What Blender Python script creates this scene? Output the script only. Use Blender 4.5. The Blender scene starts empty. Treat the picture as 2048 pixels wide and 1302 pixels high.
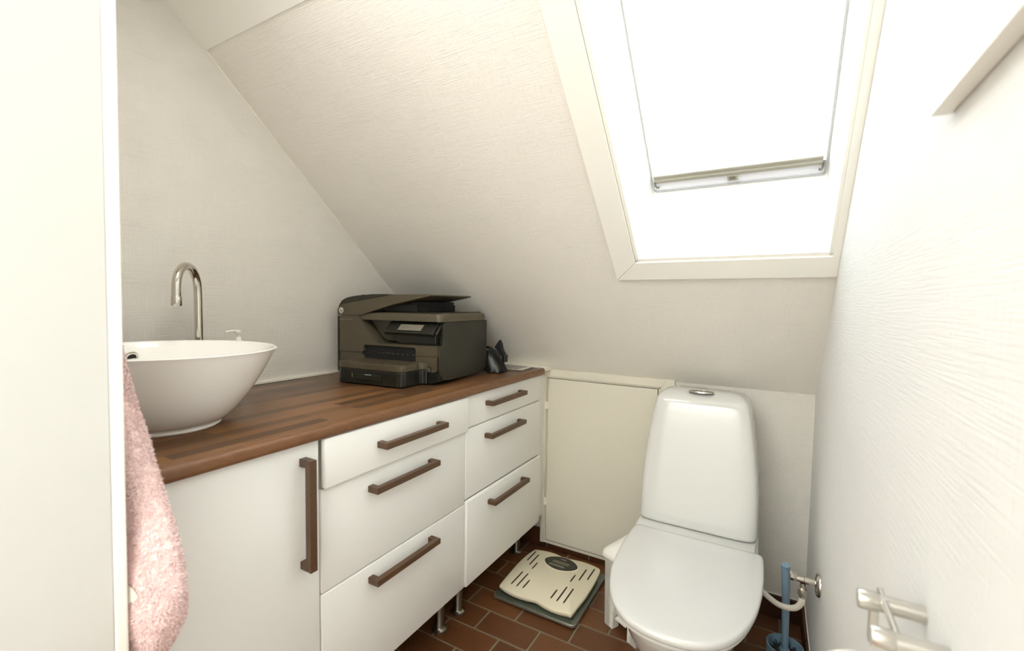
import bpy, bmesh, math, random
from mathutils import Vector, Matrix, noise
random.seed(7)
S = bpy.context.scene
COL = S.collection
PI = math.pi

# ------------------------------------------------------------------ camera
CAM = Vector((1.5607, -1.9783, 1.1941)); YAW, PIT, ROL, F, CY = .5208, .0540, .01476, 904.23, 657.74
fw = Vector((-math.sin(YAW)*math.cos(PIT), math.cos(YAW)*math.cos(PIT), -math.sin(PIT)))
rt = Vector((math.cos(YAW), math.sin(YAW), 0)); up = rt.cross(fw)
r2 = rt*math.cos(ROL)+up*math.sin(ROL); u2 = up*math.cos(ROL)-rt*math.sin(ROL)
cd = bpy.data.cameras.new('camera'); cam = bpy.data.objects.new('camera', cd); COL.objects.link(cam)
cam.matrix_world = Matrix(((r2.x, u2.x, -fw.x, CAM.x), (r2.y, u2.y, -fw.y, CAM.y), (r2.z, u2.z, -fw.z, CAM.z), (0, 0, 0, 1)))
cd.sensor_width = 36; cd.lens = F/2048*36; cd.shift_y = (CY-651)/2048; cd.clip_start = .02
cd.dof.use_dof = True; cd.dof.focus_distance = 1.75; cd.dof.aperture_fstop = 4.0
S.camera = cam

# ------------------------------------------------------------------ light
w = bpy.data.worlds.new('sky'); S.world = w; w.use_nodes = True
bg = w.node_tree.nodes['Background']; bg.inputs[0].default_value = (.86, .94, 1, 1); bg.inputs[1].default_value = 5.0
S.view_settings.view_transform = 'Standard'; S.view_settings.look = 'None'
S.view_settings.gamma = 1; S.view_settings.use_curve_mapping = False
S.view_settings.exposure = 0.10
S.cycles.max_bounces = 12; S.cycles.diffuse_bounces = 8; S.cycles.use_denoising = True
S.cycles.caustics_reflective = False; S.cycles.caustics_refractive = False; S.cycles.sample_clamp_indirect = 8

def area(name, loc, rot, sx, sy, power, col):
    l = bpy.data.lights.new(name, 'AREA'); l.shape = 'RECTANGLE'; l.size = sx; l.size_y = sy; l.energy = power; l.color = col
    o = bpy.data.objects.new(name, l); o.location = loc; o.rotation_euler = rot; COL.objects.link(o); return o
area('hall_fill_light', (1.0, -2.75, 2.33), (math.radians(28), 0, 0), .9, .5, 5, (.95, .98, 1))  # added fill from the hall side, no known fixture there
area('hall_bounce_fill', (.95, -2.55, 2.25), (math.radians(-50), 0, 0), .8, .3, 66, (.88, .95, 1))  # added lamp, bounced off the hall's rear wall as soft frontal fill
area('room_fill_light', (.80, -1.48, 2.10), (0, 0, 0), .5, .3, 5.6, (1, .98, .95))  # added fill to brighten left wall and upper slope, no known fixture

# ------------------------------------------------------------------ materials
def lin(c):
    c = c/255
    return c/12.92 if c <= .04045 else ((c+.055)/1.055)**2.4
def rgb(r, g, b): return (lin(r), lin(g), lin(b), 1)
MATS = {}
def mat(name, col, rough=.5, metal=0, spec=.5, coat=0, **kw):
    m = bpy.data.materials.new(name); m.use_nodes = True; b = m.node_tree.nodes['Principled BSDF']
    b.inputs['Base Color'].default_value = col; b.inputs['Roughness'].default_value = rough
    b.inputs['Metallic'].default_value = metal; b.inputs['Specular IOR Level'].default_value = spec
    b.inputs['Coat Weight'].default_value = coat
    MATS[name] = m
    return m
def nd(m, t, **kw):
    n = m.node_tree.nodes.new(t)
    for k, v in kw.items():
        if k in n.inputs: n.inputs[k].default_value = v
        else: setattr(n, k, v)
    return n
def lk(m, a, b): m.node_tree.links.new(a, b)
def bsdf(m): return m.node_tree.nodes['Principled BSDF']
def uvmap(m, sc=(1, 1, 1), src='UV', rot=(0, 0, 0)):
    tc = nd(m, 'ShaderNodeTexCoord'); mp = nd(m, 'ShaderNodeMapping'); mp.inputs['Scale'].default_value = sc
    mp.inputs['Rotation'].default_value = rot
    lk(m, tc.outputs[src], mp.inputs['Vector']); return mp.outputs[0]
def math_n(m, op, a, b=None):
    n = nd(m, 'ShaderNodeMath'); n.operation = op
    for i, v in enumerate((a, b)):
        if v is None: continue
        if hasattr(v, 'is_linked'): lk(m, v, n.inputs[i])
        else: n.inputs[i].default_value = v
    return n.outputs[0]
def bump(m, h, dist=.001, strength=1):
    n = nd(m, 'ShaderNodeBump'); n.inputs['Distance'].default_value = dist; n.inputs['Strength'].default_value = strength
    lk(m, h, n.inputs['Height']); lk(m, n.outputs[0], bsdf(m).inputs['Normal']); return n
def noise_n(m, vec, scale, detail=3, rough=.6, dist=0):
    n = nd(m, 'ShaderNodeTexNoise'); n.inputs['Scale'].default_value = scale; n.inputs['Detail'].default_value = detail
    n.inputs['Roughness'].default_value = rough; n.inputs['Distortion'].default_value = dist
    lk(m, vec, n.inputs['Vector']); return n.outputs['Fac']
def mixc(m, fac, a, b, typ='MIX'):
    n = nd(m, 'ShaderNodeMix'); n.data_type = 'RGBA'; n.blend_type = typ
    for v, i in ((fac, 0), (a, 6), (b, 7)):
        if hasattr(v, 'is_linked'): lk(m, v, n.inputs[i])
        else: n.inputs[i].default_value = v
    return n.outputs[2]

def wallpaper(name, col, amt=.0009, wrinkle=0):
    m = mat(name, col, .62, spec=.25)
    a = noise_n(m, uvmap(m, (6, 260, 1)), 1.6, 4, .65)      # threads along u
    b = noise_n(m, uvmap(m, (260, 6, 1)), 1.6, 4, .65)      # threads along v
    patch = noise_n(m, uvmap(m, (14, 14, 1)), 1, 2)
    h = math_n(m, 'ADD', math_n(m, 'MULTIPLY', a, patch), math_n(m, 'MULTIPLY', math_n(m, 'MULTIPLY', b, .7), math_n(m, 'SUBTRACT', 1.0, patch)))
    if wrinkle:
        t = nd(m, 'ShaderNodeTexNoise'); t.noise_type = 'RIDGED_MULTIFRACTAL'; t.inputs['Scale'].default_value = 1
        t.inputs['Detail'].default_value = 2; t.inputs['Distortion'].default_value = .9
        lk(m, uvmap(m, (2.6, 9, 1), rot=(0, 0, .30)), t.inputs['Vector'])
        r = nd(m, 'ShaderNodeMapRange'); r.inputs['From Min'].default_value = 1.18; r.inputs['From Max'].default_value = 1.4
        lk(m, t.outputs['Fac'], r.inputs['Value'])
        t2 = nd(m, 'ShaderNodeTexNoise'); t2.noise_type = 'RIDGED_MULTIFRACTAL'; t2.inputs['Scale'].default_value = 1
        t2.inputs['Detail'].default_value = 1.5; t2.inputs['Distortion'].default_value = .7
        lk(m, uvmap(m, (3, 8, 1), rot=(0, 0, -.45)), t2.inputs['Vector'])
        r2_ = nd(m, 'ShaderNodeMapRange'); r2_.inputs['From Min'].default_value = 1.18; r2_.inputs['From Max'].default_value = 1.4
        lk(m, t2.outputs['Fac'], r2_.inputs['Value'])
        h = math_n(m, 'ADD', h, math_n(m, 'MULTIPLY', math_n(m, 'ADD', r.outputs[0], r2_.outputs[0]), wrinkle))
    bump(m, h, amt, 1)
    c2 = tuple(x*.95 for x in col[:3])+(1,)
    lk(m, mixc(m, noise_n(m, uvmap(m, (1, 1, 1)), 3, 3), col, c2), bsdf(m).inputs['Base Color'])
    return m

CREAM = rgb(238, 234, 226)
m_wall = wallpaper('woven_wallpaper', CREAM, .006)
m_slope = wallpaper('slope_wallpaper', rgb(246, 242, 235), .0042)
m_right = wallpaper('creased_wallpaper', rgb(239, 239, 237), .003, .6)
m_board = mat('smooth_painted_board', rgb(241, 239, 233), .5)
m_paint = mat('cream_gloss_paint', rgb(219, 214, 199), .33)
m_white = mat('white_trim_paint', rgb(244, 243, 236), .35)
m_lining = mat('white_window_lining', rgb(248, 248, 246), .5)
m_front = mat('white_cabinet_front', rgb(236, 236, 232), .34, spec=.45)
n = noise_n(m_front, uvmap(m_front, (1, 1, 1), 'Object'), 900, 2); bump(m_front, n, .00006)
m_carc = mat('white_carcass', rgb(225, 222, 210), .5)
m_porc = mat('white_porcelain', rgb(207, 207, 203), .12, spec=.5, coat=.2)
m_plast = mat('white_plastic', rgb(238, 236, 228), .3)
m_lid = mat('white_seat_plastic', rgb(207, 207, 204), .16, coat=.3)
m_chrome = mat('polished_chrome', rgb(205, 200, 190), .08, 1)
m_steel = mat('brushed_steel', rgb(150, 146, 135), .3, 1)
m_satin = mat('satin_metal', rgb(198, 194, 186), .3, .9)
m_grout = mat('grey_grout', rgb(128, 118, 98), .9)
m_dark = mat('black_plastic', rgb(20, 21, 18), .35)
m_gap = mat('dark_gap', rgb(40, 34, 26), .8)
m_caulk = mat('white_caulk', rgb(238, 234, 220), .5)
# tiles, colour varies per piece
def tile_mat(name, a, b):
    m = mat(name, a, .42, spec=.45)
    oi = nd(m, 'ShaderNodeObjectInfo')
    c = mixc(m, oi.outputs['Random'], a, b)
    k = noise_n(m, uvmap(m, (1, 1, 1), 'Object'), 60, 5)
    c = mixc(m, k, c, mixc(m, .35, c, rgb(40, 20, 10)))
    lk(m, c, bsdf(m).inputs['Base Color'])
    bump(m, noise_n(m, uvmap(m, (1, 1, 1), 'Object'), 250, 4), .0004)
    return m
m_tile = tile_mat('clay_floor_tile', rgb(116, 74, 40), rgb(96, 58, 32))
m_skirt = tile_mat('dark_skirting_tile', rgb(84, 48, 28), rgb(66, 37, 22))
# walnut worktop (printed staves): u across (x), v along (y)
m_top = mat('walnut_worktop', rgb(110, 70, 42), .33, spec=.4)
tc = uvmap(m_top, (1, 1, 1), 'Object', (0, 0, PI/2))
br = nd(m_top, 'ShaderNodeTexBrick'); lk(m_top, tc, br.inputs['Vector'])
br.inputs['Scale'].default_value = 1; br.inputs['Brick Width'].default_value = .34; br.inputs['Row Height'].default_value = .036
br.inputs['Mortar Size'].default_value = 0; br.offset = .37; br.inputs['Color1'].default_value = rgb(140, 98, 62); br.inputs['Color2'].default_value = rgb(58, 40, 27)
br.inputs['Mortar'].default_value = rgb(90, 58, 34); br.inputs['Bias'].default_value = 0
g1 = noise_n(m_top, uvmap(m_top, (90, 5, 90), 'Object'), 1.5, 6, .7, .6)
g2 = noise_n(m_top, uvmap(m_top, (300, 14, 300), 'Object'), 1.5, 3)
c = mixc(m_top, math_n(m_top, 'MULTIPLY', g1, .40), br.outputs['Color'], rgb(60, 42, 28))
c = mixc(m_top, math_n(m_top, 'MULTIPLY', g2, .25), c, rgb(146, 108, 72))
lk(m_top, c, bsdf(m_top).inputs['Base Color'])
m_edge = mat('walnut_edge', rgb(120, 70, 40), .3)
g1 = noise_n(m_edge, uvmap(m_edge, (60, 7, 30), 'Object'), 1.4, 5, .65, 1.6)
lk(m_edge, mixc(m_edge, g1, rgb(138, 96, 62), rgb(82, 53, 33)), bsdf(m_edge).inputs['Base Color'])
m_wood = mat('stained_wood_handle', rgb(84, 52, 33), .38)
g1 = noise_n(m_wood, uvmap(m_wood, (120, 12, 120), 'Object'), 1.4, 4)
lk(m_wood, mixc(m_wood, g1, rgb(104, 74, 50), rgb(60, 42, 28)), bsdf(m_wood).inputs['Base Color'])
# printer plastics
m_pf = mat('bronze_grey_plastic', rgb(80, 72, 56), .36)
m_pb = mat('olive_bay_plastic', rgb(56, 53, 38), .4)
m_ps = mat('dark_olive_plastic', rgb(34, 34, 23), .42)
m_pd = mat('black_tray_plastic', rgb(28, 29, 23), .3)
m_scr = mat('grey_display', rgb(126, 122, 108), .2)
m_blk = mat('matte_black', rgb(14, 15, 14), .6)
m_red = mat('dark_red_tube', rgb(70, 30, 28), .45)
m_paper = mat('printed_paper', rgb(216, 212, 200), .7)
m_cream = mat('cream_scale_plastic', rgb(226, 217, 192), .45)
m_blue = mat('dusty_blue_plastic', rgb(122, 148, 168), .35)
m_hose = mat('white_hose', rgb(226, 220, 206), .4)
m_pink = mat('pink_terry', rgb(240, 207, 203), .95, spec=.1)
bsdf(m_pink).inputs['Sheen Weight'].default_value = .4
g = noise_n(m_pink, uvmap(m_pink, (1, 1, 1), 'Object'), 320, 3, .7)
lk(m_pink, mixc(m_pink, g, rgb(246, 224, 219), rgb(236, 205, 202)), bsdf(m_pink).inputs['Base Color'])
bump(m_pink, g, .002)
m_frost = mat('grey_scale_glass', rgb(84, 90, 78), .2, spec=.6)
m_rail = mat('grey_blind_rail', rgb(168, 165, 152), .45)
m_sash = mat('pale_blue_white_sash', rgb(238, 241, 250), .4)
m_gask = mat('grey_gasket', rgb(190, 192, 192), .6)
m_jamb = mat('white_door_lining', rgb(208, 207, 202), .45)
m_sink = mat('white_glazed_ceramic', rgb(246, 245, 241), .07, coat=.5)
# thin window glass
m_glass = bpy.data.materials.new('window_glass'); m_glass.use_nodes = True
nt = m_glass.node_tree; nt.nodes.remove(nt.nodes['Principled BSDF'])
tr = nt.nodes.new('ShaderNodeBsdfTransparent'); tr.inputs[0].default_value = (.97, .98, .98, 1); gl = nt.nodes.new('ShaderNodeBsdfGlossy'); gl.inputs['Roughness'].default_value = .02
mx = nt.nodes.new('ShaderNodeMixShader')
mx.inputs[0].default_value = .05; nt.links.new(tr.outputs[0], mx.inputs[1]); nt.links.new(gl.outputs[0], mx.inputs[2])
nt.links.new(mx.outputs[0], nt.nodes['Material Output'].inputs[0])

# ------------------------------------------------------------------ helpers
def obj(name, bm, m, parent=None, smooth=False, kind=None, loc=None):
    me = bpy.data.meshes.new(name)
    bmesh.ops.recalc_face_normals(bm, faces=bm.faces[:])
    bm.to_mesh(me); bm.free()
    if m: me.materials.append(m)
    if smooth:
        for p in me.polygons: p.use_smooth = True
        if smooth != 'all':
            me.set_sharp_from_angle(angle=math.radians(smooth if smooth is not True else 40))
    o = bpy.data.objects.new(name, me); COL.objects.link(o)
    if parent: o.parent = parent
    if loc: o.location = loc
    if kind: o['kind'] = kind
    return o
def thing(name, label, cat, loc=(0, 0, 0), rotz=0, group=None):
    o = bpy.data.objects.new(name, None); COL.objects.link(o); o.location = loc; o.rotation_euler = (0, 0, rotz)
    o.empty_display_size = .05
    return tag(o, label, cat, group)
def tag(o, label, cat, group=None):
    o['label'] = label; o['category'] = cat
    if group: o['group'] = group
    return o
def B(): return bmesh.new()
def box(bm, x0, x1, y0, y1, z0, z1, bev=0, seg=2, mtx=None):
    t = bmesh.new()
    v = [t.verts.new(p) for p in ((x0, y0, z0), (x1, y0, z0), (x1, y1, z0), (x0, y1, z0), (x0, y0, z1), (x1, y0, z1), (x1, y1, z1), (x0, y1, z1))]
    for f in ((0, 3, 2, 1), (4, 5, 6, 7), (0, 1, 5, 4), (1, 2, 6, 5), (2, 3, 7, 6), (3, 0, 4, 7)): t.faces.new([v[i] for i in f])
    if bev: bmesh.ops.bevel(t, geom=t.edges[:], offset=bev, segments=seg, affect='EDGES', profile=.5)
    if mtx: t.transform(mtx)
    merge(bm, t); return bm
def merge(bm, t):
    me = bpy.data.meshes.new('tmp'); t.to_mesh(me); t.free(); bm.from_mesh(me); bpy.data.meshes.remove(me)
def prism(bm, pts, ax, a0, a1, bev=0, seg=2, verts_only=False):
    """polygon (2-D) extruded along ax ('x': pts=(y,z), 'y': pts=(x,z), 'z': pts=(x,y))"""
    t = bmesh.new()
    def P(p, a): return {'x': (a, p[0], p[1]), 'y': (p[0], a, p[1]), 'z': (p[0], p[1], a)}[ax]
    lo = [t.verts.new(P(p, a0)) for p in pts]; hi = [t.verts.new(P(p, a1)) for p in pts]
    t.faces.new(lo); t.faces.new(hi[::-1]); n_ = len(pts)
    for i in range(n_): t.faces.new((lo[i], lo[(i+1) % n_], hi[(i+1) % n_], hi[i]))
    bmesh.ops.recalc_face_normals(t, faces=t.faces[:])
    if bev:
        ed = [e for e in t.edges if e.calc_face_angle(0) > .5]
        bmesh.ops.bevel(t, geom=ed, offset=bev, segments=seg, affect='EDGES', profile=.5)
    merge(bm, t); return bm
def loft(bm, rings, cap=True, closed=True):
    vs = [[bm.verts.new(p) for p in r] for r in rings]
    for a, b in zip(vs, vs[1:]):
        k = len(a)
        for i in range(k if closed else k-1): bm.faces.new((a[i], a[(i+1) % k], b[(i+1) % k], b[i]))
    if cap: bm.faces.new(vs[0][::-1]); bm.faces.new(vs[-1])
    return bm
def lathe(bm, prof, c=(0, 0, 0), n_=48, ax='z', cap=False):
    rings = []
    for r, h in prof:
        ring = []
        for i in range(n_):
            a = 2*PI*i/n_; p = (r*math.cos(a), r*math.sin(a), h)
            if ax == 'x': p = (h, p[0], p[1])
            if ax == 'y': p = (p[0], h, p[1])
            ring.append(Vector(p)+Vector(c))
        rings.append(ring)
    return loft(bm, rings, cap)
def tube(bm, pts, r, n_=12, cap=True, sm=0):
    pts = [Vector(p) for p in pts]
    if sm: pts = catmull(pts, sm)
    rr = r if isinstance(r, (list, tuple)) else [r]*len(pts)
    rings = []; nrm = None
    for i, p in enumerate(pts):
        t = (pts[min(i+1, len(pts)-1)]-pts[max(i-1, 0)]).normalized()
        if nrm is None:
            nrm = t.orthogonal().normalized()
        nrm = (nrm-t*nrm.dot(t)).normalized(); b = t.cross(nrm)
        rings.append([p+(nrm*math.cos(2*PI*k/n_)+b*math.sin(2*PI*k/n_))*rr[i] for k in range(n_)])
    return loft(bm, rings, cap)
def catmull(p, k, closed=False):
    out = []; n_ = len(p)
    for i in range(n_ if closed else n_-1):
        if closed: a, b, c, d = p[i-1], p[i], p[(i+1) % n_], p[(i+2) % n_]
        else: a, b, c, d = p[max(i-1, 0)], p[i], p[i+1], p[min(i+2, n_-1)]
        for j in range(k):
            t = j/k
            out.append(.5*((2*b)+(c-a)*t+(2*a-5*b+4*c-d)*t*t+(3*b-a-3*c+d)*t**3))
    if not closed: out.append(p[-1])
    return out
def rrect(x0, x1, y0, y1, r, k=5):
    out = []
    for cx, cy, a0 in ((x1-r, y1-r, 0), (x0+r, y1-r, 90), (x0+r, y0+r, 180), (x1-r, y0+r, 270)):
        for i in range(k+1):
            a = math.radians(a0+90*i/k); out.append((cx+r*math.cos(a), cy+r*math.sin(a)))
    return out
def panel(name, O, U, V, rects, thick, m, kind='structure', parent=None):
    """wall slab: rects (u0,u1,v0,v1) or polygons in metres on plane O+uU+vV, thickness away along -N; uv in metres"""
    O, U, V = Vector(O), Vector(U), Vector(V); N = U.cross(V).normalized()
    bm = bmesh.new(); uvl = bm.loops.layers.uv.new('UVMap')
    for rc in rects:
        poly = [(rc[0], rc[2]), (rc[1], rc[2]), (rc[1], rc[3]), (rc[0], rc[3])] if not isinstance(rc[0], (tuple, list)) else rc
        a = [bm.verts.new(O+U*u+V*v) for u, v in poly]; b = [bm.verts.new(O+U*u+V*v-N*thick) for u, v in poly]
        fs = [(bm.faces.new(a), poly)]
        fs.append((bm.faces.new(b[::-1]), poly[::-1]))
        k = len(poly)
        for i in range(k):
            j = (i+1) % k
            fs.append((bm.faces.new((a[i], b[i], b[j], a[j])), [poly[i], poly[i], poly[j], poly[j]]))
        for f, p in fs:
            for l, q in zip(f.loops, p): l[uvl].uv = q
    me = bpy.data.meshes.new(name); bm.to_mesh(me); bm.free(); me.materials.append(m)
    o = bpy.data.objects.new(name, me); COL.objects.link(o)
    if kind: o['kind'] = kind
    if parent: o.parent = parent
    return o

# ------------------------------------------------------------------ the room
W, K, AL, AL2 = 1.711, .8795, .7379, .6963
T, T2 = math.tan(AL), math.tan(AL2)
YK = -1.204; ZK = K-YK*T
YF = -1.72; YB = -1.85; YH = -3.3; ZH = 2.45
def zs(y): return K-y*T if y >= YK else ZK+(YK-y)*T2
YTOP = YK-(ZH-ZK)/T2
# floor: grout bed + tiles
fl = obj('floor', box(B(), -.05, W+.05, YH, .05, -.06, -.0025), m_grout, kind='structure')
TX, TY, G = .2175, .1105, .0075
def tile_mesh(lx, ly, h=.008):
    me = bpy.data.meshes.get('t%.3f_%.3f' % (lx, ly))
    if me: return me
    b = bmesh.new(); box(b, 0, lx, 0, ly, -h, 0, .0012, 1)
    me = bpy.data.meshes.new('t%.3f_%.3f' % (lx, ly)); b.to_mesh(me); b.free(); me.materials.append(m_tile); return me
nrow = 0
r = 0
while True:
    y1 = -.425+.1105*4-r*TY; y0 = y1-TY
    if y1 < YB+.02: break
    off = .654 if (round((y0+.6455)/TY)) % 2 == 0 else .654+TX/2
    a = off-TX*4
    while a < W:
        x0, x1 = max(a+G/2, .002), min(a+TX-G/2, W-.002)
        yy0, yy1 = max(y0+G/2, YB), min(y1-G/2, -.002)
        if x1-x0 > .012 and yy1-yy0 > .012:
            o = bpy.data.objects.new('tile', tile_mesh(round(x1-x0, 3), round(yy1-yy0, 3))); COL.objects.link(o); o.parent = fl
            o.location = (x0, yy0, random.uniform(-.0004, .0004))
        a += TX
    r += 1
obj('floor_hall', box(B(), -.05, W+.05, YH, YB-.005, -.003, .001), mat('hall_floor', rgb(140, 105, 75), .4), kind='structure').name = 'floor'

panel('wall_left', (0, 0, 0), (0, 1, 0), (0, 0, 1), [[(YF, 0), (0, 0), (0, K), (YK, ZK), (YF, zs(YF))]], .1, m_wall)
panel('wall_right', (W, 0, 0), (0, -1, 0), (0, 0, 1), [[(0, 0), (-YH, 0), (-YH, ZH), (-YTOP, ZH), (-YK, ZK), (0, K)]], .1, m_right)
# knee wall, with the access door opening left open
DX0, DX1, DZ0, DZ1 = .640, 1.150, .045, .842
panel('wall_back', (0, 0, 0), (1, 0, 0), (0, 0, 1), [(-.1, DX0, 0, K+.02), (DX1, W+.1, 0, K+.02), (DX0, DX1, 0, DZ0), (DX0, DX1, DZ1, K+.02)], .1, m_wall)
# slope with skylight hole; v runs up the slope
OX0, OX1 = 1.176, 1.694; OV0, OV1 = .509/math.cos(AL), 1.16/math.cos(AL)
VK = -YK/math.cos(AL)
UV_ = (0, -math.cos(AL), math.sin(AL))
panel('ceiling', (0, 0, K), (1, 0, 0), UV_, [(-.1, OX0, -.03, VK), (OX0, W+.1, -.03, OV0), (OX1, W+.1, OV0, OV1), (OX0, W+.1, OV1, VK)], .02, m_slope)
VT = (YK-YTOP)/math.cos(AL2)
panel('ceiling_upper', (0, YK, ZK-.004), (1, 0, 0), (0, -math.cos(AL2), math.sin(AL2)), [(-.1, W+.1, -.003, VT)], .02, m_board).name = 'ceiling'
panel('ceiling_hall', (0, 0, ZH), (1, 0, 0), (0, -1, 0), [(-.1, W+.1, -YTOP-.02, -YH)], .02, m_board).name = 'ceiling'
# front wall with the doorway we look through; walls of an unseen hall, invented to send in frontal light
DJ = .83
panel('wall_front', (0, YF, 0), (-1, 0, 0), (0, 0, 1), [(-DJ+.055, .0, 0, zs(YF)-.01), (-W, -DJ+.055, 2.085, zs(YF)-.01)], YF-YB, m_wall)
panel('wall_hall', (0, YH, 0), (-1, 0, 0), (0, 0, 1), [(-W, 0, 0, ZH)], .1, m_wall).name = 'wall_rear'
panel('wall_hall_left', (-.0, 0, 0), (0, 1, 0), (0, 0, 1), [(YH, YB, 0, ZH)], .1, m_wall).name = 'wall_side'

# door frame (white lining and raised stop strip) at the left of the view
dj = bpy.data.objects.new('door_2', None); COL.objects.link(dj); dj['kind'] = 'structure'
# the frame stands slightly out of plumb
LEAN = Matrix(((1, 0, .026, -.026*1.60), (0, 1, 0, 0), (0, 0, 1, 0), (0, 0, 0, 1)))
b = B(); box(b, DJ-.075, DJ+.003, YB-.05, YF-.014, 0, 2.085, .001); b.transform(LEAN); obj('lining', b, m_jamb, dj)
b = B(); box(b, DJ-.075, DJ+.0035, YF-.014, YF+.002, 0, 2.09, .003); b.transform(LEAN); obj('stop_strip', b, m_white, dj)
b = B(); box(b, DJ-.02, W, YB-.05, YF, 2.062, 2.08, .001); obj('head', b, m_front, dj)

# skirting tiles
sk = obj('baseboard_back', box(B(), 0, W, -.004, 0, 0, .03), m_grout, kind='structure')
a = .645-TX*3
while a < W:
    for x0, x1 in ((max(a+.003, 0), min(a+TX-.003, .604)), (max(a+.003, .606), min(a+TX-.003, 1.223)), (max(a+.003, 1.229), min(a+TX-.003, W-.01))):
        if x1-x0 > .01:
            h = .0285 if .605 < (x0+x1)/2 < 1.226 else .092
            obj('tile', box(B(), x0, x1, -.011, -.001, .003, h, .0012, 1), m_skirt, sk)
    a += TX
sr = obj('baseboard_right', box(B(), W-.004, W, YB, 0, 0, .09), m_grout, kind='structure')
a = -.012
while a > YB:
    obj('tile', box(B(), W-.011, W-.001, max(a-TX+.005, YB), a, .003, .092, .0012, 1), m_skirt, sr); a -= TX
b = B(); box(b, W-.003, W, YB, -.0, .0915, .0945, .0005); box(b, 1.229, W-.003, -.003, 0, .0915, .0945, .0005); obj('trim_2', b, m_caulk, kind='structure')

# access door in the knee wall
d1 = bpy.data.objects.new('door_1', None); COL.objects.link(d1); d1['kind'] = 'structure'
b = B(); box(b, .6125, .632, -.02, 0, .03, .882, .0015); obj('casing', b, m_paint, d1)
b = B(); prism(b, [(.6125, .853), (1.166, .853), (1.1885, .888), (.6125, .888)], 'y', -.021, 0, .001); obj('casing', b, m_paint, d1)
b = B(); prism(b, [(1.166, .03), (1.222, .03), (1.222, .888), (1.189, .888), (1.1662, .853)], 'y', -.021, 0, .001); obj('casing', b, m_paint, d1)
b = B(); box(b, .6125, 1.166, -.016, 0, .03, .042, .001); obj('casing', b, m_paint, d1)
b = B(); box(b, .632, .637, -.012, 0, .04, .855, .001); box(b, 1.157, 1.166, -.014, 0, .04, .855, .001); box(b, .632, 1.166, -.014, 0, .846, .855, .001); obj('rebate', b, m_paint, d1)
b = B(); box(b, .641, 1.1535, -.017, .012, .047, .842, .0015); obj('door_panel', b, m_paint, d1)
obj('gap', box(B(), .634, 1.160, .001, .004, .04, .85), m_gap, d1)
for z in (.222, .695):
    b = B(); tube(b, [(.637, -.021, z-.0), (.637, -.021, z+.035)], .006, 10); box(b, .628, .646, -.0185, -.016, z+.002, z+.033, .0005); obj('hinge', b, m_plast, d1, True)

# caulk line and white filler beside the cabinets
b = B(); box(b, 0, .010, YF, -.03, .900, .911, .002); obj('trim_1', b, m_caulk, kind='structure')
b = B(); box(b, .05, .657, -.088, -.0, .885, .9065, .002); obj('trim_3', b, m_caulk, kind='structure')
b = B(); box(b, .603, .6205, -.0885, -.012, .165, .885, .001); obj('trim_4', b, m_front, kind='structure')

b = B(); tube(b, [(.001, -.03, zs(-.03)-.001), (.001, YK, ZK-.001), (.001, YF, zs(YF)-.001)], .0022, 6); obj('trim_5', b, m_caulk, kind='structure')
# ------------------------------------------------------------------ skylight
win = bpy.data.objects.new('window_1', None); COL.objects.link(win); win['kind'] = 'structure'
N = Vector((0, math.sin(AL), math.cos(AL))); VV = Vector(UV_); SO = Vector((0, 0, K))
def sp(x, v, d): return Vector((x, 0, 0))+SO+VV*v+N*d
def sbox(bm, x0, x1, v0, v1, d0, d1, bev=0):
    t = bmesh.new(); box(t, x0, x1, v0, v1, d0, d1, bev)
    M = Matrix(((1, 0, 0, 0), (0, VV.y, N.y, 0), (0, VV.z, N.z, K), (0, 0, 0, 1)))
    t.transform(M); merge(bm, t); return bm
c0 = .453/math.cos(AL)
def sprism(bm, pts, d0, d1, bev=0):
    t = bmesh.new(); prism(t, pts, 'z', d0, d1, bev)
    t.transform(Matrix(((1, 0, 0, 0), (0, VV.y, N.y, 0), (0, VV.z, N.z, K), (0, 0, 0, 1)))); merge(bm, t); return bm
b = B(); sprism(b, [(1.1015, c0), (W, c0), (W, OV0), (OX0, OV0)], -.014, 0, .0015); obj('casing', b, m_white, win)
b = B(); sprism(b, [(1.100, c0+.001), (OX0-.001, OV0), (OX0-.001, OV1+.06), (1.100, OV1+.06)], -.014, 0, .0015); obj('casing', b, m_white, win)
b = B(); sbox(b, OX1, W, OV0, OV1+.06, -.014, 0, .001); obj('casing', b, m_white, win)
b = B(); sbox(b, 1.100, W, OV1, OV1+.06, -.0135, 0, .001); obj('casing', b, m_white, win)
b = B(); sbox(b, OX0, OX0+.010, OV0, OV1, -.009, .003, .001); sbox(b, OX1-.008, OX1, OV0, OV1, -.009, .003, .001); sbox(b, OX0, OX1, OV0, OV0+.012, -.009, .003, .001)
obj('inner_bead', b, m_white, win)
# linings: splayed sides, vertical lower reveal
D = .155
def quadslab(name, pts, off, m):
    bm = B(); pts = [Vector(p) for p in pts]; off = Vector(off)
    a = [bm.verts.new(p) for p in pts]; c_ = [bm.verts.new(p+off) for p in pts]
    bm.faces.new(a); bm.faces.new(c_[::-1])
    for i in range(4): bm.faces.new((a[i], c_[i], c_[(i+1) % 4], a[(i+1) % 4]))
    return obj(name, bm, m, win)
WX0, WX1 = 1.226, 1.672
WV0 = (SO-sp(0, 0, D)).dot(VV)  # 0
wv0 = .514/math.cos(AL)+.0      # placeholder, replaced below
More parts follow.
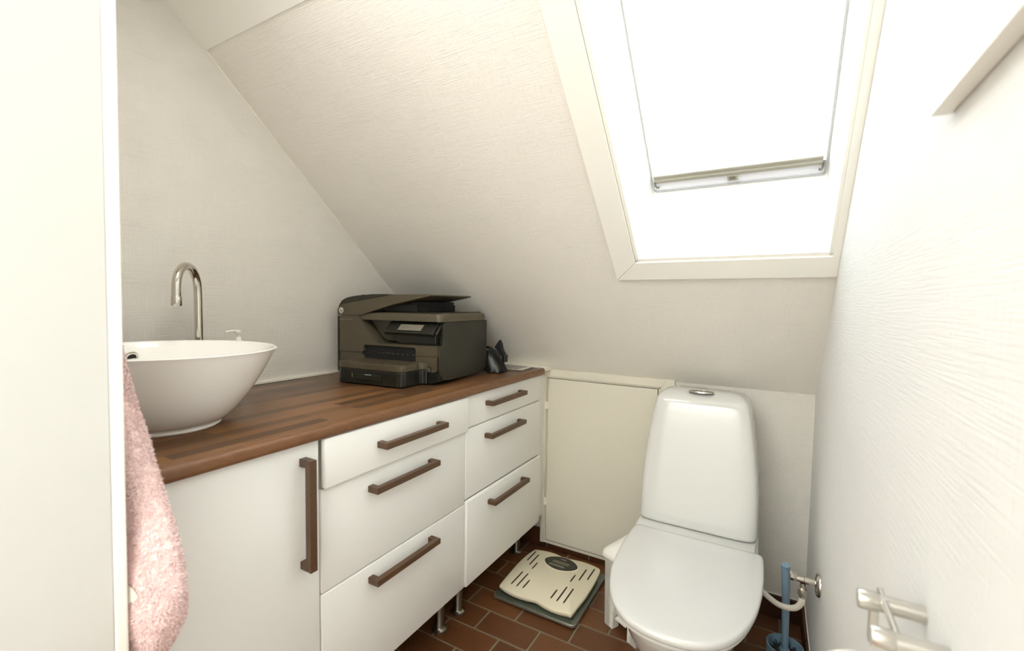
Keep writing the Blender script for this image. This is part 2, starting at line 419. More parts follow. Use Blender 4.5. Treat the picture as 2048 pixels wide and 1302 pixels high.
# bottom of window plane: point (y=-.512) on plane offset D
p = Vector((0, -.512, 0)); p.z = (K*math.cos(AL)+D-p.y*math.sin(AL))/math.cos(AL); wv0 = (p-SO).dot(VV)
quadslab('lining', [sp(OX0, OV0, 0), sp(OX0, OV1, 0), sp(WX0, OV1, D), sp(WX0, wv0, D)], (-.012, 0, 0), m_lining)
quadslab('lining', [sp(OX1, OV0, 0), sp(OX1, OV1, 0), sp(WX1, OV1, D), sp(WX1, wv0, D)], (.012, 0, 0), m_lining)
quadslab('lining', [sp(OX0, OV0, 0), sp(OX1, OV0, 0), sp(WX1, wv0, D), sp(WX0, wv0, D)], (0, .012, .004), m_lining)
quadslab('lining', [sp(OX0, OV1, 0), sp(OX1, OV1, 0), sp(WX1, OV1, D), sp(WX0, OV1, D)], VV*.012, m_lining)
b = B()
for a0, a1, v0, v1 in ((WX0-.06, WX0+.004, wv0-.05, OV1+.05), (WX1-.004, WX1+.06, wv0-.05, OV1+.05), (WX0-.06, WX1+.06, wv0-.05, wv0+.0), (WX0-.06, WX1+.06, OV1-.01, OV1+.05)):
    sbox(b, a0, a1, v0, v1, D, D+.03, .002)
obj('frame', b, m_lining, win)
# sash bottom board, grey blind rail with ridge, latch, hooks, gaskets, pane
b = B(); sbox(b, WX0+.006, WX1-.004, wv0+.001, wv0+.040, D-.004, D+.012, .004); obj('sash_board', b, m_sash, win)
b = B(); sbox(b, WX0+.008, WX1-.012, wv0+.034, wv0+.062, D-.016, D-.004, .003); sbox(b, WX0+.008, WX1-.012, wv0+.043, wv0+.049, D-.020, D-.012, .002); sbox(b, WX0+.008, WX1-.012, wv0+.055, wv0+.062, D-.018, D-.012, .002)
obj('blind_rail', b, m_rail, win)
b = B(); sbox(b, 1.436, 1.462, wv0+.018, wv0+.036, D-.018, D-.010, .002)
o = obj('latch', b, m_rail, win); b = B(); sbox(b, 1.441, 1.457, wv0+.023, wv0+.033, D-.0195, D-.0175, .001); obj('latch_slot', b, m_steel, o)
b = B(); sbox(b, 1.475, 1.60, wv0+.030, wv0+.034, D-.008, D-.003, .001); obj('vent_slot', b, m_gap, win)
for x, s_ in ((WX0+.010, 1), (WX1-.010, -1)):
    b = B(); tube(b, [sp(x, wv0+.048, D-.014), sp(x+s_*.001, wv0+.034, D-.018), sp(x+s_*.004, wv0+.020, D-.014), sp(x+s_*.008, wv0+.018, D-.008)], .0028, 8, sm=3); obj('hook', b, m_steel, win, True)
for x, th in ((WX0+.0035, .0005), (WX1-.0045, .0015)):
    b = B(); sbox(b, x-th/2, x+th/2, wv0, OV1, D-.006, D+.006); obj('gasket', b, m_gask, win)
b = B(); sbox(b, WX0+.005, WX1-.005, wv0, wv0+.0022, D-.008, D+.004); obj('gasket', b, m_gask, win)
b = B(); sbox(b, WX0, WX1, wv0+.036, OV1, D+.012, D+.016); obj('pane', b, m_glass, win)

# ------------------------------------------------------------------ cabinets
CX = .637
def handle_h(parent, y0, y1, z, x):
    b = B(); s_ = .0085
    box(b, x+.022, x+.038, y0, y1, z-s_, z+s_, .0012)
    for y in (y0, y1-.017): box(b, x, x+.0225, y, y+.017, z-s_, z+s_, .0012)
    return obj('handle', b, m_wood, parent)
def leg(parent, x, y):
    b = B(); lathe(b, [(.0, 0), (.028, 0), (.028, .004), (.020, .009), (.0165, .012), (.0165, .165)], (x, y, 0), 20); return obj('leg', b, m_steel, parent, True)
def cabinet(y0, y1, label):
    t = thing('cabinet', label, 'cabinet', (.33, (y0+y1)/2, 0), group=None); base = Vector(t.location)
    inv = Matrix.Translation(-base)
    return t, inv
def put(name, bm, m, parent, inv, smooth=False):
    bm.transform(inv); return obj(name, bm, m, parent, smooth)
def drawer(t, inv, y0, y1, z0, z1, out, hy0, hy1, hz, rnd=.004):
    b = B(); box(b, CX-.018+out, CX+out, y0+.0012, y1-.0012, z0+.0012, z1-.0012, rnd, 3)
    d = put('drawer', b, m_front, t, inv, 35)
    b = B(); s_ = .0085; x = CX+out
    box(b, x+.020, x+.037, hy0, hy1, hz-s_, hz+s_, .0012)
    for y in (hy0, hy1-.018): box(b, x-.001, x+.0205, y, y+.018, hz-s_, hz+s_, .0012)
    put('handle', b, m_wood, d, inv)
def body(t, inv, y0, y1):
    b = B(); box(b, .03, CX-.020, y0+.001, y1-.001, .170, .869, .001); put('body', b, m_carc, t, inv)
def cleg(t, inv, x, y):
    b = B(); lathe(b, [(.0005, .0005), (.028, .0005), (.028, .004), (.019, .009), (.0165, .013), (.0165, .171)], (x, y, 0), 20); put('leg', b, m_steel, t, inv, True)
# B: wide drawer unit in the middle
t, inv = cabinet(-1.282, -.687, 'white three-drawer unit in the middle of the row, its top drawer pulled slightly out')
body(t, inv, -1.282, -.687)
drawer(t, inv, -1.282, -.688, .7425, .869, .016, -1.116, -.851, .811, .006)
drawer(t, inv, -1.282, -.687, .4793, .7415, 0, -1.134, -.871, .692)
drawer(t, inv, -1.282, -.687, .1685, .4790, 0, -1.134, -.869, .438)
for x, y in ((.548, -.7165), (.548, -1.24), (.10, -.72), (.10, -1.24)): cleg(t, inv, x, y)
# C: drawer unit at the far end
t, inv = cabinet(-.687, -.090, 'white three-drawer unit at the far end of the row, next to the low access door')
body(t, inv, -.687, -.090)
drawer(t, inv, -.687, -.090, .7487, .869, 0, -.561, -.290, .821)
drawer(t, inv, -.687, -.090, .4912, .7475, 0, -.565, -.294, .697)
drawer(t, inv, -.687, -.088, .1670, .4890, .007, -.548, -.268, .436, .007)
for x, y in ((.548, -.604), (.535, -.115), (.10, -.65), (.10, -.13)): cleg(t, inv, x, y)
# A: door cabinet under the basin
t, inv = cabinet(YF, -1.282, 'white single-door cabinet under the wash bowl, with a long upright handle')
body(t, inv, YF+.004, -1.284)
b = B(); box(b, CX-.018, CX, YF+.006, -1.2855, .1685, .868, .0025, 3); d = put('door', b, m_front, t, inv, 35)
b = B(); box(b, CX+.020, CX+.038, -1.337, -1.319, .574, .834, .0012)
for z in (.574, .816): box(b, CX-.001, CX+.0205, -1.337, -1.319, z, z+.018, .0012)
put('handle', b, m_wood, d, inv)
for x, y in ((.548, -1.32), (.548, -1.68), (.10, -1.32), (.10, -1.68)): cleg(t, inv, x, y)
# worktop
wt = thing('worktop', 'dark walnut-look worktop running along the white cabinets', 'worktop', (.33, -.9, .87))
iw = Matrix.Translation((-.33, .9, -.87))
b = B(); box(b, .010, .650, YF+.002, -.0905, .8712, .900, .0025, 2); put('top', b, m_top, wt, iw, 35)
prof = [(.640, .8708), (.654, .8708), (.6565, .8735), (.6572, .880), (.6572, .889), (.6562, .8945), (.653, .8985), (.648, .9004), (.640, .9006)]
b = B(); loft(b, [[(x, y, z) for x, z in prof] for y in (YF+.002, -.0902)]); put('front_edge', b, m_edge, wt, iw, 50)

# ------------------------------------------------------------------ wash bowl
SC = (.345, -1.475)
t = thing('wash_bowl', 'round white ceramic wash bowl standing on the dark worktop', 'sink', (SC[0], SC[1], .9006))
prof = [(.108, .0), (.116, .0), (.119, .004), (.116, .008)]
H = .1795; R0, R1 = .114, .249
for i in range(1, 19):
    s_ = i/18; prof.append((R0+(R1-R0)*(s_**.68), .008+(H-.010)*s_))
prof += [(R1+.0015, H-.0005), (R1-.001, H+.001), (R1-.005, H+.0015), (R1-.010, H), (R1-.012, H-.004)]
for i in range(1, 19):
    s_ = 1-i/18; prof.append((max(.02, (R1-.013)*(s_**.55)), .022+(H-.03)*s_))
b = B(); lathe(b, prof, n_=96, cap=True); b.transform(Matrix.Scale(.90, 4, (0, 1, 0))); obj('bowl', b, m_sink, t, 60)
b = B(); lathe(b, [(.0005, .0), (.020, .0), (.021, .003), (.014, .004), (.0005, .0045)], (0, 0, .0225), 24); obj('drain', b, m_chrome, t, True)
# overflow ring on the far inner side
b = B(); c0_ = Vector((-.205, .012, .143)); ax = Vector((-.92, -.07, .38)).normalized(); e1 = ax.orthogonal().normalized(); e2 = ax.cross(e1)
rings = []
for i in range(28):
    a = 2*PI*i/28; q = c0_+(e1*math.cos(a)+e2*math.sin(a))*.0130; rad = (e1*math.cos(a)+e2*math.sin(a))
    rings.append([q+(rad*math.cos(2*PI*k/8)+ax*math.sin(2*PI*k/8))*.0035 for k in range(8)])
rings.append(rings[0]); loft(b, rings, cap=False); obj('overflow_ring', b, m_chrome, t, True)
b = B(); lathe(b, [(.0005, 0), (.0115, 0), (.0115, .002), (.0005, .002)], n_=20); Mx = Matrix((( e1.x, e2.x, ax.x, c0_.x), (e1.y, e2.y, ax.y, c0_.y), (e1.z, e2.z, ax.z, c0_.z), (0, 0, 0, 1))); b.transform(Mx); obj('overflow_hole', b, m_blk, t)

# faucet
t = thing('faucet', 'tall chrome swan-neck tap behind the wash bowl', 'faucet', (.100, -1.285, .9002))
dv = Vector((.090, -.095, 0)).normalized(); Rf = .0655
pts = [Vector((0, 0, .03)), Vector((0, 0, .10)), Vector((0, 0, .2)), Vector((0, 0, .30))]
for i in range(0, 17):
    a = PI*i/16; pts.append(dv*(Rf-Rf*math.cos(a))+Vector((0, 0, .322+Rf*math.sin(a))))
pts.append(dv*Rf*2+Vector((0, 0, .300)))
b = B(); tube(b, pts, .0108, 20); obj('spout', b, m_chrome, t, True)
b = B(); lathe(b, [(.0005, .0), (.0115, .0), (.0125, .002), (.0125, .024), (.0112, .026), (.0005, .026)], tuple(dv*Rf*2+Vector((0, 0, .277))), 24); obj('aerator', b, m_chrome, t, True)
b = B(); lathe(b, [(.0005, 0), (.026, 0), (.026, .004), (.022, .008), (.020, .05), (.017, .055), (.0005, .056)], n_=28); obj('base', b, m_chrome, t, True)
b = B(); tube(b, [(0, .018, .035), (0, .045, .042), (0, .075, .050)], [.006, .0055, .005], 10); obj('lever', b, m_chrome, t, True)

# soap dispenser
t = thing('soap_dispenser', 'small white soap pump behind the right side of the wash bowl', 'dispenser', (.085, -1.163, .9002))
b = B(); lathe(b, [(.0005, 0), (.026, 0), (.029, .003), (.029, .125), (.022, .140), (.012, .145), (.0005, .146)], n_=28); obj('bottle', b, m_plast, t, True)
b = B(); lathe(b, [(.0005, 0), (.016, 0), (.016, .012), (.010, .016), (.007, .03), (.0045, .032), (.0045, .045), (.0005, .045)], (0, 0, .146), 20); obj('collar', b, m_plast, t, True)
b = B(); lathe(b, [(.0005, 0), (.010, 0), (.011, .004), (.010, .010), (.0005, .010)], (0, 0, .190), 20); tube(b, [(0, -.004, .196), (0, -.022, .197), (0, -.040, .194)], [.0045, .0035, .003], 8); obj('pump_head', b, m_plast, t, True)

# ------------------------------------------------------------------ towel
t = thing('towel', 'pink terry towel hanging just inside the door frame', 'towel', (.72, -1.69, 1.15))
prof = [(1.20, .672, .664, .006), (1.15, .674, .662, .009), (1.10, .684, .66, .013), (1.065, .697, .662, .016), (1.03, .718, .664, .019), (.985, .749, .666, .022), (.935, .779, .667, .025), (.89, .806, .668, .028),
        (.85, .829, .669, .031), (.81, .846, .669, .033), (.775, .854, .669, .033), (.74, .848, .669, .033), (.70, .823, .669, .032), (.66, .788, .669, .030), (.62, .755, .669, .027), (.59, .725, .67, .02), (.578, .705, .68, .006)]
cv = catmull([Vector(p) .to_4d() if False else Vector((p[1], p[2], p[3])) for p in prof], 14)
zz_ = catmull([Vector((p[0], 0, 0)) for p in prof], 14)
NK = 220; rings = []; YT = -1.681
for (q, zv) in zip(cv, zz_):
    z = zv.x; xr, xl, hy = q; cx_ = (xr+xl)/2; hx = (xr-xl)/2; ring = []
    for k in range(NK):
        a = 2*PI*k/NK; ca, sa = math.cos(a), math.sin(a)
        sx = math.copysign(abs(ca)**.75, ca); sy = math.copysign(abs(sa)**.75, sa)
        fold = 1+.16*math.sin(6*sx+8*z)*abs(sa)
        v = Vector((cx_+hx*sx, YT+hy*sy*fold, z))
        nn = Vector((ca, sa*1.2, 0)).normalized()
        d_ = noise.noise(v*230)*.0016+noise.noise(v*34)*.0014
        v += nn*d_+Vector((0, 0, noise.noise(v*260+Vector((5, 5, 5)))*.002))
        if v.y < -1.7175: v.y = -1.7175
        v.x = max(v.x, .662)
        ring.append(v-Vector((.72, -1.69, 1.15)))
    rings.append(ring)
b = B(); loft(b, rings); obj('cloth', b, m_pink, t, 'all')
vs, fs = [], []
for i in range(52000):
    a_ = random.randrange(1, len(rings)-1); k = random.randrange(NK); p0 = rings[a_][k]; p1 = rings[a_][(k+1) % NK]; p2 = rings[a_+1][k]
    nn = (p2-p0).cross(p1-p0)
    if nn.length < 1e-9: continue
    nn.normalize(); p = p0+(p1-p0)*random.random()+(p2-p0)*random.random()
    if p.y+(-1.69) < -1.714: continue
    rv = Vector((random.uniform(-1, 1), random.uniform(-1, 1), random.uniform(-1, .4)))
    d1_ = (nn+rv*.7).normalized(); d2_ = (nn*.3+rv).normalized(); sd_ = d1_.cross(rv).normalized()*.0006; L_ = random.uniform(.0018, .0034)
    q = p+d1_*L_; e = q+d2_*L_*.8; n0 = len(vs)
    if e.x < -.060 or q.x < -.060: continue
    vs += [p-sd_, p+sd_, q+sd_, q-sd_, e]; fs += [(n0, n0+1, n0+2, n0+3), (n0+3, n0+2, n0+4)]
me = bpy.data.meshes.new('terry_pile'); me.from_pydata([tuple(v) for v in vs], [], fs); me.materials.append(m_pink)
o = bpy.data.objects.new('terry_pile', me); COL.objects.link(o); o.parent = t; o['kind'] = 'stuff'
b = B(); prism(b, [(.0, 0), (.016, .002), (.024, .010), (.014, .022), (.0, .028)], 'y', 0, .0012); b.transform(Matrix.Translation((.0785, -.0300, -.376)) @ Matrix.Rotation(.42, 4, 'Z')); o = obj('white_tag', b, m_paper, t); o['label'] = 'small white tag'

# ------------------------------------------------------------------ toilet
t = thing('toilet', 'white porcelain toilet with closed lid and tapered cistern', 'toilet', (1.36, -.45, 0)); it = Matrix.Translation((-1.36, .45, 0))
def sring(cx_, hx, y0, y1, z, e=.55, n_=64, ef=None, tilt=0):
    cy_, hy = (y0+y1)/2, (y1-y0)/2; out = []
    for k in range(n_):
        a = 2*PI*k/n_; ca, sa = math.cos(a), math.sin(a); ee = ef if (ef and sa < 0) else e
        y = cy_+hy*math.copysign(abs(sa)**ee, sa)
        out.append((cx_+hx*math.copysign(abs(ca)**ee, ca), y, z+tilt*(y-y0)))
    return out
# cistern
yb = -.095
rg = []
for z, hx, yf in ((.422, .186, -.333), (.424, .1915, -.3365), (.432, .1938, -.337), (.49, .1935, -.327), (.55, .1925, -.318), (.62, .188, -.305), (.70, .1805, -.290), (.76, .173, -.278), (.81, .165, -.267), (.84, .1595, -.259), (.856, .155, -.252), (.867, .148, -.243), (.877, .137, -.228), (.884, .122, -.210), (.8875, .09, -.185)):
    rg.append(sring(1.356-(z-.42)*.010, hx, yf, yb+(z-.42)*.0+(.03 if z > .88 else .0)*-1, z, .24, 80))
rg = [[(x, y, z) for x, y, z in r_] for r_ in rg]
b = B(); loft(b, rg); b.transform(it); obj('cistern', b, m_porc, t, 60)
b = B(); rings = []
for r_, h in ((1.0, 0), (1.0, .004), (.93, .006), (.86, .004), (.86, .0015)):
    rings.append([(1.350+.043*r_*math.cos(2*PI*k/40), -.222+.021*r_*math.sin(2*PI*k/40), .8845+h) for k in range(40)])
loft(b, rings); b.transform(it); o = obj('flush_button', b, m_chrome, t, True)
b = B(); rings = [[(1.350+.0365*math.cos(2*PI*k/40), -.222+.0178*math.sin(2*PI*k/40), .886+h) for k in range(40)] for h in (0, .0035)]
loft(b, rings); b.transform(it); obj('button_plate', b, m_steel, o, True)
# bowl and foot: one body
rg = []
for z, cx_, hx, y0, y1, e in ((0, 1.365, .118, -.67, -.13, .55), (.02, 1.365, .118, -.675, -.13, .55), (.10, 1.365, .124, -.70, -.12, .58), (.18, 1.365, .140, -.745, -.11, .62), (.25, 1.366, .157, -.80, -.105, .66), (.31, 1.367, .172, -.855, -.10, .70), (.36, 1.368, .183, -.885, -.098, .74), (.388, 1.368, .186, -.902, -.097, .76), (.398, 1.368, .184, -.900, -.098, .76), (.4, 1.368, .178, -.893, -.10, .76)):
    r_ = []
    for k in range(80):
        a = 2*PI*k/80; ca, sa = math.cos(a), math.sin(a); ee = e+.12 if sa < 0 else .3
        ym = y0+(y1-y0)*.62; hy = (ym-y0) if sa < 0 else (y1-ym)
        r_.append((cx_+hx*math.copysign(abs(ca)**ee, ca), ym+hy*math.copysign(abs(sa)**ee, sa), z))
    rg.append(r_)
b = B(); loft(b, rg); b.transform(it); obj('bowl', b, m_porc, t, 60)
# ledge between lid and cistern
b = B(); loft(b, [sring(1.358, .183, -.44, -.10, .398, .2), sring(1.357, .189, -.43, -.098, .408, .2), sring(1.356, .190, -.42, -.097, .4155, .2), sring(1.356, .186, -.41, -.10, .4185, .2)]); b.transform(it); obj('rear_ledge', b, m_porc, t, 60)
# seat and lid
half = [(.0, -.409), (.10, -.409), (.165, -.408), (.183, -.407), (.1945, -.416), (.1985, -.44), (.2005, -.50), (.2005, -.56), (.1975, -.63), (.190, -.70), (.178, -.76), (.158, -.82), (.130, -.868), (.095, -.902), (.05, -.922), (0, -.928)]
def lidring(z, inset=0, cx_=1.3705):
    pts = catmull([Vector((x, y, 0)) for x, y in half], 6)
    c_ = Vector((0, -.66, 0)); out = []
    full = pts+[Vector((-p.x, p.y, 0)) for p in pts[-2:0:-1]]
    for p in full:
        sx = (abs(p.x)-inset)/abs(p.x) if abs(p.x) > 1e-4 else 1
        d_ = (p-c_); y = c_.y+d_.y*(1-inset/.26)
        out.append((cx_+p.x*max(sx, 0) if abs(p.x) > inset else cx_+p.x*.3, y, z))
    return out
def lidring2(z, s_, cx_=1.3705):
    pts = catmull([Vector((x, y, 0)) for x, y in half], 6); full = pts+[Vector((-p.x, p.y, 0)) for p in pts[-2:0:-1]]
    return [(cx_+p.x*s_, -.66+(p.y+.66)*s_, z) for p in full]
b = B(); loft(b, [lidring2(.401, .955), lidring2(.4025, .972), lidring2(.410, .975), lidring2(.413, .968)]); b.transform(it); obj('seat', b, m_lid, t, 60)
b = B(); loft(b, [lidring2(.4135, .97), lidring2(.4145, .992), lidring2(.418, 1.0), lidring2(.425, 1.0), lidring2(.4295, .994), lidring2(.432, .982), lidring2(.4336, .95), lidring2(.4352, .85), lidring2(.4366, .6), lidring2(.4372, .3), lidring2(.4374, .05)])
b.transform(it); obj('lid', b, m_lid, t, 60)

# shut-off valve and hose
t = thing('shutoff_valve', 'chrome angle valve with white hose on the right wall beside the toilet', 'valve', (W, -.45, .405)); iv = Matrix.Translation((-W, .45, -.405))
b = B(); lathe(b, [(.0005, 0), (.033, 0), (.033, -.004), (.029, -.009), (.018, -.012), (.0005, -.0125)], (W, -.45, .405), 32, 'x'); b.transform(iv); obj('wall_plate', b, m_chrome, t, True)
b = B(); lathe(b, [(.0005, 0), (.010, 0), (.010, -.026), (.0085, -.027), (.0085, -.045), (.0005, -.046)], (W-.012, -.45, .409), 20, 'x'); b.transform(iv); obj('body', b, m_chrome, t, True)
b = B(); lathe(b, [(.0005, 0), (.012, 0), (.0135, -.003), (.0135, -.016), (.012, -.018), (.0005, -.018)], (W-.056, -.45, .413), 8, 'x'); b.transform(iv); obj('knob', b, m_chrome, t, 30)
b = B(); lathe(b, [(.0005, 0), (.009, 0), (.009, .006), (.012, .010), (.0125, .018), (.012, .026), (.008, .031), (.008, .044), (.0005, .044)], (W-.041, -.45, .356), 10); b.transform(iv); obj('coupling', b, m_chrome, t, 30)
b = B(); tube(b, [(W-.041, -.45, .362), (W-.043, -.445, .335), (W-.060, -.43, .305), (W-.095, -.40, .285), (W-.130, -.365, .284), (W-.152, -.34, .288)], .0085, 12, sm=6); b.transform(iv); obj('hose', b, m_hose, t, True)

# toilet brush
bx, by = 1.639, -.333
t = thing('toilet_brush', 'dusty blue toilet brush standing in its holder right of the toilet', 'brush', (bx, by, .0005))
b = B(); lathe(b, [(.0005, 0), (.046, 0), (.048, .003), (.052, .115), (.0525, .120), (.049, .1205), (.047, .112), (.042, .02), (.0005, .018)], n_=40); obj('holder', b, m_blue, t, True)
b = B(); lathe(b, [(.0005, .025), (.034, .025), (.0405, .05), (.0405, .088), (.030, .100), (.0005, .102)], n_=32)
for i in range(160):
    a = random.uniform(0, 2*PI); h = random.uniform(.055, .100); r0 = .030; r1 = random.uniform(.040, .0455)
    tube(b, [(r0*math.cos(a), r0*math.sin(a), h-.01), (r1*math.cos(a+.1), r1*math.sin(a+.1), h+.008)], .0009, 3)
obj('bristles', b, m_dark, t)
b = B(); lathe(b, [(.0005, .098), (.017, .098), (.017, .104), (.0125, .112), (.0005, .113)], n_=20); obj('collar', b, m_blue, t, True)
b = B(); tube(b, [(0, 0, .105), (-.002, -.004, .20), (-.005, -.016, .30), (-.010, -.034, .398)], [.0095, .0103, .0113, .0122], 20)
obj('handle', b, m_blue, t, True)

# pedal bin
ang = math.radians(-28)
t = thing('pedal_bin', 'small white pedal bin between the scales and the toilet', 'bin', (1.060, -.372, .001), ang); t.scale = (.87, .95, 1)
# local: x along its front, y to the back
b = B(); ew, dp = .175, .165
def arch(z0, z1, w0, w1): pass
fr_ = [(0, .0), (.046, 0), (.047, .060), (.053, .085), (.066, .100), (.109, .100), (.122, .085), (.128, .060), (.129, 0), (.175, 0), (.182, .25), (-.007, .25)]
prism(b, fr_, 'y', 0, .035, .0015)
prism(b, [(.010, .055), (.165, .055), (.172, .25), (.003, .25)], 'y', .034, dp, .002)
prism(b, [(0, 0), (.03, 0), (.03, .25), (-.007, .25)], 'y', .0, dp, .001); prism(b, [(.145, 0), (.175, 0), (.182, .25), (.145, .25)], 'y', 0, dp, .001)
obj('body', b, m_plast, t)
b = B(); rings = []
for z, o_ in ((.248, -.004), (.252, .008), (.266, .011), (.278, .008), (.290, -.006), (.298, -.03), (.302, -.055)):
    rings.append([(x, y, z+.010+(y-.03)*.14*(1 if z > .26 else 0)) for x, y in rrect(-.007-o_, .182+o_, -.008-o_, dp+o_, .022)])
loft(b, rings); obj('lid', b, m_plast, t, 50)
b = B(); box(b, .058, .118, .002, .05, .042, .052, .003); obj('pedal', b, m_plast, t)

# ------------------------------------------------------------------ scales
t = thing('bathroom_scale', 'flat grey glass bathroom scale lying under the cream scale', 'scale', (.802, -.290, 0)); rp = [(x-.802, y+.290) for x, y in rrect(.624, .980, -.473, -.105, .018, 6)]
def offs(pts, s_): return [(x*(1-s_/.18), y*(1-s_/.18)) for x, y in pts]
b = B(); loft(b, [[(x, y, z) for x, y in offs(rp, o_)] for o_, z in ((.004, .006), (0, .008), (0, .0165), (.0015, .0185))]); obj('rim', b, mat('rim_metal', rgb(150, 150, 142), .35, .8), t, 40)
b = B(); loft(b, [[(x, y, z) for x, y in offs(rp, o_)] for o_, z in ((.003, .018), (.003, .0190), (.0034, .0192))]); obj('glass_plate', b, m_frost, t, 40)
for sx in (-1, 1):
    for sy in (-1, 1):
        b = B(); lathe(b, [(.0005, 0), (.014, 0), (.014, .007), (.0005, .007)], (sx*.14, sy*.14, .0002), 16); obj('foot', b, m_dark, t)
t = thing('bathroom_scale', 'cream plastic bathroom scale with slotted top and oval display', 'scale', (.80, -.290, .0196))
ol = [(.640, -.440), (.634, -.36), (.630, -.28), (.632, -.20), (.642, -.138), (.655, -.128), (.70, -.117), (.74, -.116), (.786, -.124), (.83, -.118), (.88, -.112), (.93, -.117), (.958, -.128), (.966, -.17), (.971, -.25), (.971, -.33), (.966, -.40), (.962, -.455), (.948, -.461), (.90, -.470), (.85, -.466), (.81, -.455), (.77, -.462), (.72, -.466), (.67, -.458), (.648, -.450)]
olc = catmull([Vector((x-.80, y+.29, 0)) for x, y in ol], 5, True)
def oz(s_, z): return [(p.x*s_, p.y*s_, z) for p in olc]
FT = .010
b = B(); loft(b, [oz(.93, FT), oz(.975, FT+.003), oz(.995, FT+.010), oz(1, FT+.016), oz(.994, FT+.0205), oz(.98, FT+.0225)]); obj('platform', b, m_cream, t, 60)
ztop = FT+.0225
for sx in (-1, 1):
    for sy in (-1, 1):
        b = B(); lathe(b, [(.0005, 0), (.016, 0), (.016, FT+.002), (.0005, FT+.002)], (sx*.12, sy*.12, .0), 16); obj('foot', b, m_dark, t)
SL = [(.656, -.143, -.237), (.680, -.162, -.260), (.704, -.222, -.283), (.680, -.315, -.422), (.706, -.316, -.424), (.733, -.353, -.421), (.882, -.221, -.283), (.909, -.159, -.256), (.938, -.137, -.234), (.857, -.352, -.421), (.884, -.314, -.424), (.911, -.312, -.421)]
for x, y1, y0 in SL:
    b = B(); pts = [(x-.80+dx, y+.29) for dx, y in ((0, y0), (.0028, y0+.008), (.0032, (y0+y1)/2), (.0028, y1-.008), (0, y1), (-.0028, y1-.008), (-.0032, (y0+y1)/2), (-.0028, y0+.008))]
    prism(b, pts, 'z', ztop-.003, ztop+.0004); obj('slot', b, m_gap, t)
dc = (.797-.80, -.181+.29)
def eye(s_, z): # pointed oval
    out = []
    for k in range(48):
        a = 2*PI*k/48; out.append((dc[0]+.079*s_*math.copysign(abs(math.cos(a))**1.08, math.cos(a)), dc[1]+.052*s_*math.copysign(abs(math.sin(a))**1.15, math.sin(a)), z))
    return out
b = B(); loft(b, [eye(1.06, ztop-.002), eye(1.04, ztop+.0016), eye(1.0, ztop+.002)]); obj('display_bezel', b, m_cream, t)
b = B(); loft(b, [eye(.97, ztop), eye(.97, ztop+.0026), eye(.93, ztop+.0034)]); o = obj('display', b, mat('display_glass', rgb(30, 34, 24), .12), t)
m_lcd = mat('lcd_grey', rgb(92, 92, 70), .3)
b = B(); prism(b, rrect(dc[0]-.040, dc[0]+.038, dc[1]-.010, dc[1]+.012, .003, 3), 'z', ztop+.0030, ztop+.0039); obj('lcd', b, m_lcd, o)
b = B(); prism(b, rrect(dc[0]-.046, dc[0]+.026, dc[1]-.031, dc[1]-.020, .003, 3), 'z', ztop+.0030, ztop+.0039); obj('button', b, mat('label_grey', rgb(120, 122, 104), .4), o)
b = B(); prism(b, rrect(dc[0]-.012, dc[0]+.014, dc[1]+.026, dc[1]+.031, .001, 2), 'z', ztop+.0030, ztop+.0039); obj('badge', b, mat('badge_red', rgb(150, 110, 90), .4), o)

# ------------------------------------------------------------------ printer (local: x along front, 0 = right front corner; y back; z up)
t = thing('printer', 'black and brown office printer standing on the far part of the worktop', 'printer', (.549, -.726, .9008), math.radians(5))
PW, PD = .483, .352
# body core
b = B(); box(b, -PW+.004, -.003, .055, PD, .008, .226, .010, 3); obj('body', b, m_ps, t, 40)
# side wall right (with notch at the panel bay)
b = B(); prism(b, [(.0, .10), (.0, .142), (.020, .146), (.026, .152), (.026, .214), (.034, .226), (PD, .226), (PD, .03), (PD-.02, .012), (.06, .012), (.022, .02), (.006, .04), (.0, .055)], 'x', -.012, .0005, .002); obj('side_panel', b, m_ps, t)
b = B(); prism(b, [(.0, .02), (.0, .24), (.05, .24), (PD, .24), (PD, .012), (.02, .012)], 'x', -PW-.001, -PW+.014, .003); obj('side_panel', b, m_ps, t)
# front fascia, upper, with the display bay and the output slot cut out
fa = [(-PW+.002, .1005), (-.358, .1005), (-.351, .106), (-.349, .124), (-.344, .130), (-.110, .130), (-.104, .124), (-.104, .1005), (-.0005, .1005), (-.0005, .1415), (-.262, .1415), (-.276, .1435), (-.290, .150), (-.300, .160), (-.374, .2405), (-PW+.002, .2405)]
b = B(); prism(b, fa, 'y', 0, .056, .0012); obj('front_panel', b, m_pf, t)
# bay rim, light edge
b = B(); tube(b, [(-.003, -.0005, .1425), (-.15, -.0005, .1425), (-.262, -.0005, .1425), (-.278, -.0005, .1450), (-.291, -.0005, .1525), (-.302, -.0005, .164), (-.372, -.0005, .2385)], .0018, 6); obj('bay_rim', b, m_ps, t)
b = B(); prism(b, [(-.262, .148), (-.283, .158), (-.355, .238), (-.01, .238), (-.01, .148)], 'y', .035, .058, .002); obj('bay_back', b, m_pb, t)
